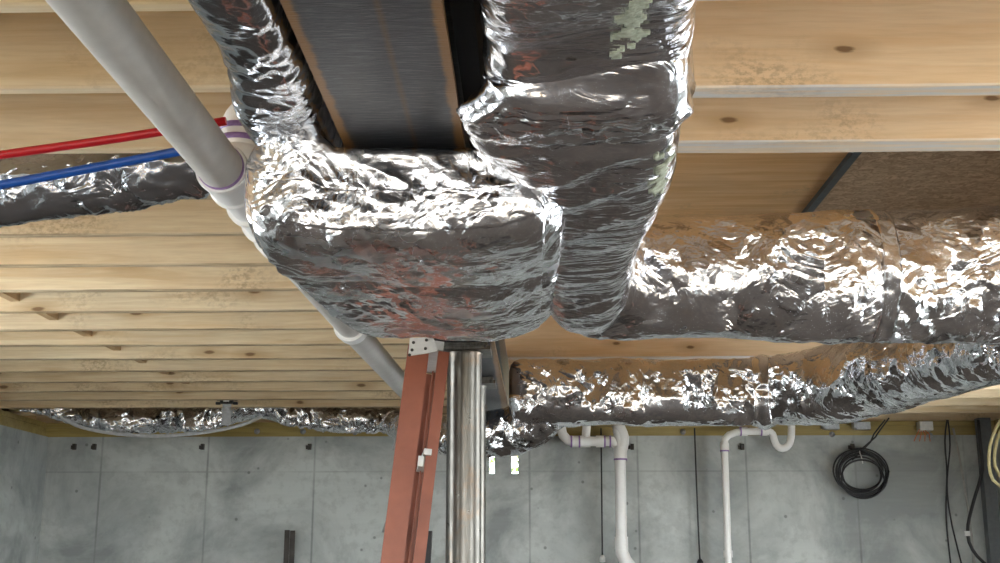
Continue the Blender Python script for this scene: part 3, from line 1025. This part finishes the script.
yline([(0.2, 0.0), (0.2, 0.0585), (1.0, 0.0585), (1.8, 0.0585), (2.60, 0.0585)], 'near_pipe_length', M['pvc_near'], PX - 0.012, PX, 0.0, 2.6)
yline([(2.548, 0.0588), (2.548, 0.0612), (2.562, 0.0612), (2.562, 0.0588)], 'primer_ring', M['primer'])['label'] = 'purple primer ring'
fit = yline([(2.558, 0.057), (2.558, 0.0675), (2.566, 0.0700), (2.60, 0.066), (2.675, 0.0640), (2.680, 0.0700), (2.690, 0.0700), (2.694, 0.059), (2.835, 0.058), (2.838, 0.0680), (2.855, 0.0680), (2.860, 0.058),
             (2.995, 0.0575), (2.998, 0.0680), (3.012, 0.0680), (3.016, 0.0575), (3.135, 0.0575), (3.138, 0.0680), (3.16, 0.0670), (3.205, 0.0665), (3.21, 0.056)], 'wye_fitting', M['pvc'])
# riser with elbow out of the wye
ry = 2.80
xr = PX - 0.012
ry = 2.76
arc = [(xr, ry, PH_ + 0.02), (xr, ry, PH_ + 0.16)]
for k in range(0, 8):
    a = k / 7 * pi / 2
    arc.append((xr + 0.062 * (1 - cos(a)), ry, PH_ + 0.165 + 0.05 * sin(a)))
arc.append((xr + 0.20, ry, PH_ + 0.215))
MB().tube(arc, 0.048, 28).build('riser_elbow', M['pvc'], t)
for zz in (0.128, 0.158):
    MB().lathe((xr, ry, PH_ + zz), (0, 0, 1), [(0, 0.0482), (0, 0.0500), (0.014, 0.0500), (0.014, 0.0482)], 28).build('primer_ring', M['primer'], t)['label'] = 'purple primer ring'
MB().lathe((xr, ry, PH_ + 0.085), (0, 0, 1), [(-0.006, 0.048), (-0.006, 0.0535), (0.03, 0.0535), (0.03, 0.048)], 28).build('coupling_lip', M['pvc'], t)
# far lengths, drifting slightly right
yline([(3.2, 0.0), (3.2, 0.0565), (4.46, 0.0565), (4.46, 0.0)], 'middle_pipe_length', M['pvc_near'], PX, -0.667, 3.2, 4.46)
yline([(4.42, 0.057), (4.42, 0.071), (4.435, 0.073), (4.46, 0.071), (4.50, 0.070), (4.52, 0.058)], 'coupling', M['pvc'], -0.667, -0.665, 4.42, 4.52)
yline([(4.5, 0.0), (4.5, 0.058), (6.45, 0.058), (6.45, 0.0)], 'far_pipe_length', M['pvc_near'], -0.667, -0.62, 4.5, 6.45)
b = MB()
for yy in (2.40, 4.0, 5.6):     # strap hangers above the pipe
    b.box(PX - 0.012, PX + 0.012, yy, yy + 0.002, PH_ + 0.057, JB + 0.03)

# PEX tubes


def cable(name, pts, r, mat, label, cat, group=None, n=10, step=0.05, parent=None):
    o = MB().tube(smooth_path([tuple(p) for p in pts], step), r, n).build(name, mat, parent)
    if label:
        tag(o, label, cat, group)
    return o


cable('water_tube', [W(-40, 160.5, 2.66), W(0, 155, 2.66), W(100, 141, 2.655), W(190, 127, 2.65), W(226, 121, 2.65)], 0.0105, M['pex_red'], 'red plastic water tube slanting across the joists at upper left', 'tube', n=14)
cable('water_tube', [W(-40, 191, 2.76), W(0, 185, 2.76), W(100, 166.5, 2.755), W(175, 152, 2.75), W(212, 144, 2.74)], 0.0115, M['pex_blue'], 'blue plastic water tube running below the red one over the dark duct', 'tube', n=14)

# ------------------------------------------------------------ orange ladder, folded and leaning
top = W(419, 346, 3.98)
bot = W(392, 563, 3.90)
A = (bot - top)
A = A * ((top.z - 0.03) / (top.z - bot.z))      # run down to the floor
foot = top + A
An = A.normalized()
Bv = Vector((1, 0.16, 0))
Bv = (Bv - An * Bv.dot(An)).normalized()
Cv = An.cross(Bv)
if Cv.y < 0:
    Cv = -Cv
t = thing('folded_stepladder', 'orange folded stepladder leaning up beside the steel posts', 'ladder', (foot.x, foot.y, 0))


def rail(off_top, off_bot, w, flange, name='side_rail', lip=0.0):
    """C-channel: web faces -Cv (towards camera)"""
    a = top + Bv * off_top[0] + Cv * off_top[1]
    c = foot + Bv * off_bot[0] + Cv * off_bot[1]
    b = MB()
    b.bar(a, c, Bv * w, Cv * 0.005)
    for s_ in (-1, 1):
        b.bar(a + Bv * s_ * (w / 2 - 0.002) + Cv * flange / 2 * 1, c + Bv * s_ * (w / 2 - 0.002) + Cv * flange / 2, Bv * 0.004, Cv * flange)
    o = b.build(name, M['fiberladder'], t)
    f = MB().bar(c - An * 0.07 + Cv * 0.005, c + An * 0.02 + Cv * 0.005, Bv * (w + 0.012), Cv * (flange + 0.02))
    f.build('foot', M['black'], o)
    return o


rail((0, 0), (0, 0), 0.072, 0.030)
rail((0.088, 0.03), (0.082, 0.02), 0.038, 0.028, 'rear_rail')
rail((0.040, 0.36), (0.045, 0.50), 0.072, -0.030)
rail((0.090, 0.33), (0.085, 0.47), 0.038, -0.028, 'rear_rail')
nst = 7
for k in range(1, nst + 1):
    u = k / (nst + 0.6)
    p = top + (foot - top) * u
    dpt = 0.35 + 0.14 * u
    b = MB().bar(p + Cv * 0.003, p + Cv * dpt, Bv * 0.070, An * 0.006)
    b.bar(p + Cv * 0.003 + Bv * 0.033 + An * 0.012, p + Cv * dpt + Bv * 0.033 + An * 0.012, Bv * 0.004, An * 0.026)
    b.build('step', M['alu'], t)
for k, u in enumerate((0.16, 0.33, 0.56, 0.78)):
    p = top + (foot - top) * u + Bv * 0.072
    MB().bar(p + Cv * 0.006, p + Cv * (0.33 + 0.14 * u), Bv * 0.025, An * 0.02).build('rear_brace', M['alu_pale'], t)
for u in (0.333, 0.175):
    p = top + (foot - top) * u + Bv * 0.052
    MB().bar(p - An * 0.014 - Cv * 0.002, p + An * 0.02 - Cv * 0.002, Bv * 0.018, Cv * 0.012).build('spreader_bracket', M['alu_pale'], t)
MB().bar(W(428, 531, 4.30), W(424, 600, 4.28), (0.030, 0, 0), (0, 0.03, 0)).build('rail_boot', M['black'], t)
# riveted metal top bracket
hp = MB()
q = [W(408, 356, 3.965), W(410, 338, 3.965), W(433, 337, 3.965), W(437.5, 349, 3.965), W(436, 351.5, 3.965)]
th_ = Vector((0, 0.012, 0))
hp.add(q + [p + th_ for p in q], [(0, 1, 2, 3, 4), (9, 8, 7, 6, 5)] + [(i, (i + 1) % 5, (i + 1) % 5 + 5, i + 5) for i in range(5)])
hpo = hp.build('hinge_plate', M['alu_pale'], t)
for (px, py) in ((413.5, 342.5), (412, 350), (426.5, 340), (425.5, 348.5), (409.5, 355)):
    MB().lathe(W(px, py, 3.964), (0, -1, 0), [(0, 0.0), (0, 0.0055), (0.003, 0.005), (0.004, 0.0)], 10).build('rivet', M['rustysteel'], hpo)
MB().bar(top - An * 0.02 + Bv * 0.03 + Cv * 0.03, top - An * 0.02 + Bv * 0.03 + Cv * 0.36, Bv * 0.11, An * 0.03).build('top_cap', M['alu_pale'], t)

# ------------------------------------------------------------ plumbing on the back wall
DW = 9.02


def pipe_run(parent, name, pix, r, d=DW, mat='pvc', n=18, step=0.03):
    return MB().tube(smooth_path([tuple(W(px, py, d)) for px, py in pix], step), r, n).build(name, M[mat], parent)


def collar(parent, px, py, d, axis, r, ln, mat='pvc', name='coupling'):
    p = W(px, py, d)
    ax = Vector(axis).normalized()
    return sharp(MB().lathe(p - ax * ln / 2, ax, [(0, r - 0.006), (0, r), (ln, r), (ln, r - 0.006)], 18).build(name, M[mat], parent), 40)


t = thing('vent_stack', 'white drain stack with a side loop, standing on the back wall below the lower duct', 'pipe', W(620, 480, DW))
vb = W(622.3, 553, DW)
pipe_run(t, 'vertical_pipe', [(618, 428), (619, 434), (620, 450), (620.5, 480), (621, 520), (621.5, 553)], 0.042)
pipe_run(t, 'lower_elbow', [(621.5, 545), (622, 553), (625, 560), (632, 569), (642, 578)], 0.048)
pipe_run(t, 'side_loop', [(561, 416), (561, 426), (563, 435), (568, 440.5), (576, 441.5), (590, 441.5), (604, 441.5), (613, 441.5), (618, 446)], 0.036)
pipe_run(t, 'tee_branch', [(587, 420), (586.5, 428), (585.5, 440)], 0.032)
pipe_run(t, 'wye_bend', [(617, 424), (620, 430), (623, 438), (622, 446), (620, 454)], 0.047)
collar(t, 576, 441.5, DW, (1, 0, 0), 0.044, 0.07)
collar(t, 585, 441.5, DW, (1, 0, 0), 0.044, 0.08, name='tee_body')
collar(t, 600, 441.5, DW, (1, 0, 0), 0.044, 0.06)
collar(t, 620.4, 453, DW, (0, 0, 1), 0.050, 0.09)
collar(t, 621.4, 543, DW, (0, 0, 1), 0.050, 0.09)
for px in (571.3, 579.3, 604.5, 610):
    collar(t, px, 441.5, DW, (1, 0, 0), 0.0455, 0.012, 'primer', 'primer_ring')
collar(t, 620.5, 459.5, DW, (0, 0, 1), 0.0515, 0.012, 'primer', 'primer_ring')

t = thing('trap_drain', 'thin white drain pipe with a curved trap, right of the thicker stack', 'pipe', W(726, 480, DW))
pipe_run(t, 'vertical_pipe', [(724, 441), (724.6, 452), (726, 490), (727.3, 530), (728.6, 566)], 0.026)
pipe_run(t, 'top_elbow', [(724, 446), (725, 439), (729, 435), (736, 432.5), (745, 431.5), (758, 431.5), (768, 431.5)], 0.027)
pipe_run(t, 'p_trap', [(764, 431), (769, 431.5), (772.5, 434), (774, 439), (776, 444.5), (780, 448), (785, 448), (789, 444.5), (791, 438), (791.5, 428), (791.5, 418)], 0.027, step=0.015)
collar(t, 724.4, 447, DW, (0, 0, 1), 0.034, 0.06)
collar(t, 744, 431.5, DW, (1, 0, 0), 0.034, 0.05)
collar(t, 764, 431.2, DW, (1, 0, 0), 0.034, 0.05)
collar(t, 728, 554, DW, (0, 0, 1), 0.034, 0.05)
collar(t, 740.5, 431.5, DW, (1, 0, 0), 0.035, 0.010, 'primer', 'primer_ring')
collar(t, 761, 431.3, DW, (1, 0, 0), 0.035, 0.010, 'primer', 'primer_ring')
collar(t, 724.6, 451, DW, (0, 0, 1), 0.035, 0.010, 'primer', 'primer_ring')

# hanging cables on the back wall
DC = 9.14
t = thing('hanging_cord', 'thin dark cord hanging down the wall left of the thick drain stack', 'cord', W(602, 500, DC))
cable('cord', [W(601, 428, DC), W(601.5, 470, DC), W(602, 520, DC), W(602.4, 556, DC)], 0.006, M['black'], None, None, parent=t)
MB().lathe(W(602.4, 555, DC), (0, 0, -1), [(0, 0), (0, 0.012), (0.02, 0.022), (0.05, 0.022), (0.055, 0)], 10).build('end_clip', M['white'], t)
t = thing('hanging_cord', 'thin dark cord hanging between the two white drains, black plug at its end', 'cord', W(697, 500, DC))
cable('cord', [W(694.5, 428, DC), W(696, 470, DC), W(698, 520, DC), W(700, 560, DC)], 0.006, M['black'], None, None, parent=t)
MB().lathe(W(700, 559, DC), (0, 0, -1), [(0, 0), (0, 0.012), (0.02, 0.024), (0.07, 0.024), (0.075, 0)], 10).build('plug', M['black'], t)

# coil of black cable
t = thing('cable_coil', 'round coil of black cable hanging near the top right of the back wall', 'cable', W(862, 473, DC))
cc = W(862, 473.5, DC)
for k in range(9):
    r = 0.150 + random.uniform(-0.03, 0.032)
    ox, oz = random.uniform(-0.018, 0.018), random.uniform(-0.02, 0.02)
    if k == 7:
        r, ox, oz = 0.17, -0.045, 0.012
    if k == 8:
        r, ox, oz = 0.15, -0.012, -0.045
    pts = [(cc.x + ox + r * 1.06 * cos(a), cc.y - 0.008 - 0.006 * k + 0.006 * sin(3 * a + k), cc.z + oz + r * 0.94 * sin(a)) for a in [2 * pi * i / 40 for i in range(41)]]
    MB().tube(pts, 0.0065, 8).build('cable_loop', M['black'], t)
for (a_, b_) in (((889, 418), (858, 452)), ((885, 420), (852, 460))):
    cable('cable_lead', [W(a_[0], a_[1], DC - 0.03), W((a_[0] * 2 + b_[0]) / 3, a_[1] + 14, DC - 0.03), W((a_[0] + b_[0]) / 2 + 2, (a_[1] + b_[1]) / 2 + 2, DC - 0.03), W(b_[0], b_[1], DC - 0.03)], 0.006, M['black'], None, None, parent=t)
MB().tube([cc + Vector((-0.02, -0.05, 0.165)), cc + Vector((-0.025, -0.07, 0.15)), cc + Vector((-0.01, -0.05, 0.12)), cc + Vector((0.0, -0.04, 0.07))], 0.004, 6).build('tie', M['white'], t)

# loose cables right
RC = 'loose cables hanging at the right end of the back wall'
cable('loose_cable', [W(947, 420, DC), W(945, 440, DC), W(947, 475, DC), W(946, 505, DC), W(947, 530, DC), W(951, 566, DC)], 0.006, M['black'], 'thin black cable at right of the wall, left one of a crossing pair, hanging straight', 'cable', RC)
cable('loose_cable', [W(948, 420, DC - 0.02), W(950, 445, DC - 0.02), W(947, 485, DC - 0.02), W(951, 520, DC - 0.02), W(962, 566, DC - 0.02)], 0.006, M['black'], 'thin black cable at right of the wall, crossing its neighbour and bowing right below', 'cable', RC)
cable('loose_cable', [W(953, 428, DC), W(958, 450, DC), W(965, 490, DC), W(971, 530, DC), W(975, 566, DC)], 0.008, M['cable_grey'], 'pale grey cable slanting down between the black ones at the right of the wall', 'cable', RC)
t = thing('loose_cable', 'thick black cable with a white tag, bowing down near the right corner', 'cable', W(970, 500, DC), RC)
cable('cable', [W(978, 420, 8.93), W(980, 440, 8.93), W(982, 470, 8.93), W(974, 500, 8.93), W(968, 525, 8.93), W(969, 542, 8.93), W(977, 556, 8.93), W(990, 568, 8.93)], 0.012, M['black'], None, None, parent=t)
MB().bar(W(967, 531, 8.92), W(967.5, 536, 8.92), (0.035, 0, 0), (0, 0.02, 0)).build('tag', M['white'], t)
cable('yellow_cable', [W(1004, 415, 8.3), W(996, 428, 8.3), W(990, 446, 8.3), W(989, 465, 8.3), W(993, 480, 8.3), W(1002, 488, 8.3), W(1012, 470, 8.3)], 0.011, M['cable_yellow'], 'loop of pale yellow cable hanging at the right edge of the picture', 'cable')
cable('yellow_cable', [W(1010, 418, 8.33), W(1000, 432, 8.33), W(995, 450, 8.33), W(995, 466, 8.33), W(1000, 476, 8.33), W(1012, 480, 8.33)], 0.011, M['cable_yellow'], 'inner strand of pale yellow cable beside the larger loop at the right edge', 'cable')
# upright metal channel in the right corner
cx0 = W(990, 480, 9.0)
o = MB().box(cx0.x - 0.045, cx0.x + 0.045, 9.0, 9.02, 0, JB - 0.002).box(cx0.x - 0.045, cx0.x - 0.035, 9.02, 9.08, 0, JB - 0.002).box(cx0.x + 0.035, cx0.x + 0.045, 9.02, 9.08, 0, JB - 0.002).build('corner_channel', plain('dark_grey_channel', (0.10, 0.11, 0.115), 0.55))
tag(o, 'dark grey upright channel standing floor to joists in the far right corner', 'channel')

# steel angles leaning at the wall
for i, (px, lab) in enumerate(((287.2, 'dark steel bar standing against the back wall, left one of a close pair'), (292.6, 'dark steel bar standing against the back wall, right one of a close pair'))):
    tp = W(px, 530 + 0.5 * i, 9.10)
    b = MB().box(tp.x - 0.019, tp.x + 0.019, 9.10, 9.106, 0, tp.z).box(tp.x - 0.019, tp.x - 0.013, 9.106, 9.14, 0, tp.z)
    tag(b.build('steel_bar', M['rustysteel']), lab, 'steel bar', 'steel bars leaning on the wall')

# black clip with pale hanger strap for the flex duct
t = thing('duct_hanger', 'small black clip with a pale strap holding the far flex duct to a joist', 'hanger', W(227, 402, 8.26))
c = W(227, 401.5, 8.255)
b = MB().box(c.x - 0.045, c.x + 0.045, 8.235, 8.268, c.z - 0.016, c.z + 0.016)
for sx in (-1, 1):
    b.box(c.x + sx * 0.06 - 0.016, c.x + sx * 0.06 + 0.016, 8.24, 8.264, c.z - 0.022, c.z - 0.004)
    b.box(c.x + sx * 0.06 - 0.012, c.x + sx * 0.06 + 0.012, 8.24, 8.264, c.z + 0.006, c.z + 0.022)
bevel(b.build('clip', M['black'], t), 0.003)
MB().box(c.x - 0.02, c.x + 0.02, 8.232, 8.235, c.z - 0.004, c.z + 0.006).build('clip_label', M['white'], t)
s0, s1 = W(227, 404, 8.26), W(226, 425, 8.40)
MB().bar(s0, s1, (0.06, 0, 0), (0, 0.006, 0.003)).bar(s0 + Vector((0, 0, -.02)), s0 + Vector((0, 0, -.05)), (0.035, 0, 0), (0, 0.008, 0)).build('strap', M['strap'], t)

# steel plates and boxes along the sill
for (px, lab) in ((831, 'grey steel bracket on the sill plate, just right of the white trap'), (862, 'grey steel bracket on the sill plate above the black cable coil')):
    p = W(px, 426, 9.16)
    b = MB().box(p.x - 0.055, p.x + 0.055, 9.12, 9.19, p.z - 0.028, p.z + 0.028).box(p.x - 0.07, p.x - 0.055, 9.12, 9.195, p.z - 0.02, p.z + 0.028)
    tag(bevel(b.build('steel_bracket', M['zinc']), 0.003), lab, 'bracket')
p = W(925, 427, 9.14)
t = thing('junction_box', 'small pale electrical box with orange wires under the joists at right', 'electrical box', (p.x, 9.14, p.z))
bevel(MB().box(p.x - 0.05, p.x + 0.05, 9.10, 9.19, p.z - 0.03, p.z + 0.04).build('box', M['alu_pale'], t), 0.004)
for k in range(4):
    q0 = p + Vector((-0.05 + 0.01 * k, -0.03, -0.02))
    cable('wire', [q0, q0 + Vector((-0.03 + 0.02 * k, -0.02, -0.04)), q0 + Vector((-0.05 + 0.03 * k, 0, -0.09))], 0.0035, M['copper'], None, None, n=6, parent=t)
# form-tie ends in a row under the top of the wall
TG = 'form-tie ends in a row near the top of the concrete wall'
tn = 0
for px in (42, 75, 95, 203, 310, 632, 742, 852):
    p = W(px, 447, YB)
    b = MB().box(p.x - 0.012, p.x + 0.012, YB - 0.03, YB, p.z - 0.022, p.z + 0.022).box(p.x - 0.03, p.x + 0.006, YB - 0.006, YB, p.z - 0.016, p.z + 0.012)
    where = {42: 'in the left corner', 75: 'second from the left corner', 95: 'third from the left corner', 203: 'under the flex duct swag', 310: 'above the standing steel bars',
             632: 'just right of the thick drain stack', 742: 'right of the thin drain pipe', 852: 'beside the black cable coil'}[px]
    tag(b.build('form_tie', M['rustysteel']), 'small dark form-tie end sticking out of the concrete, ' + where, 'form tie', TG)
for px, py, where in ((257, 433, 'left of the steel bars'), (303, 433, 'above the standing steel bars'), (355, 434, 'left of the orange ladder'), (683, 433.5, 'between the two white drains'),
                      (832, 436, 'below the grey bracket by the trap'), (930, 437, 'below the pale electrical box')):
    p = W(px, py, YB)
    b = MB().lathe((p.x, YB, p.z + 0.012), (0, -1, 0), [(0, 0), (0, 0.022), (0.006, 0.022), (0.006, 0.012), (0.02, 0.012), (0.022, 0)], 12)
    tag(b.build('anchor_bolt', M['zinc']), 'small shiny anchor bolt under the sill plate, ' + where, 'bolt', 'anchor bolts along the sill plate')
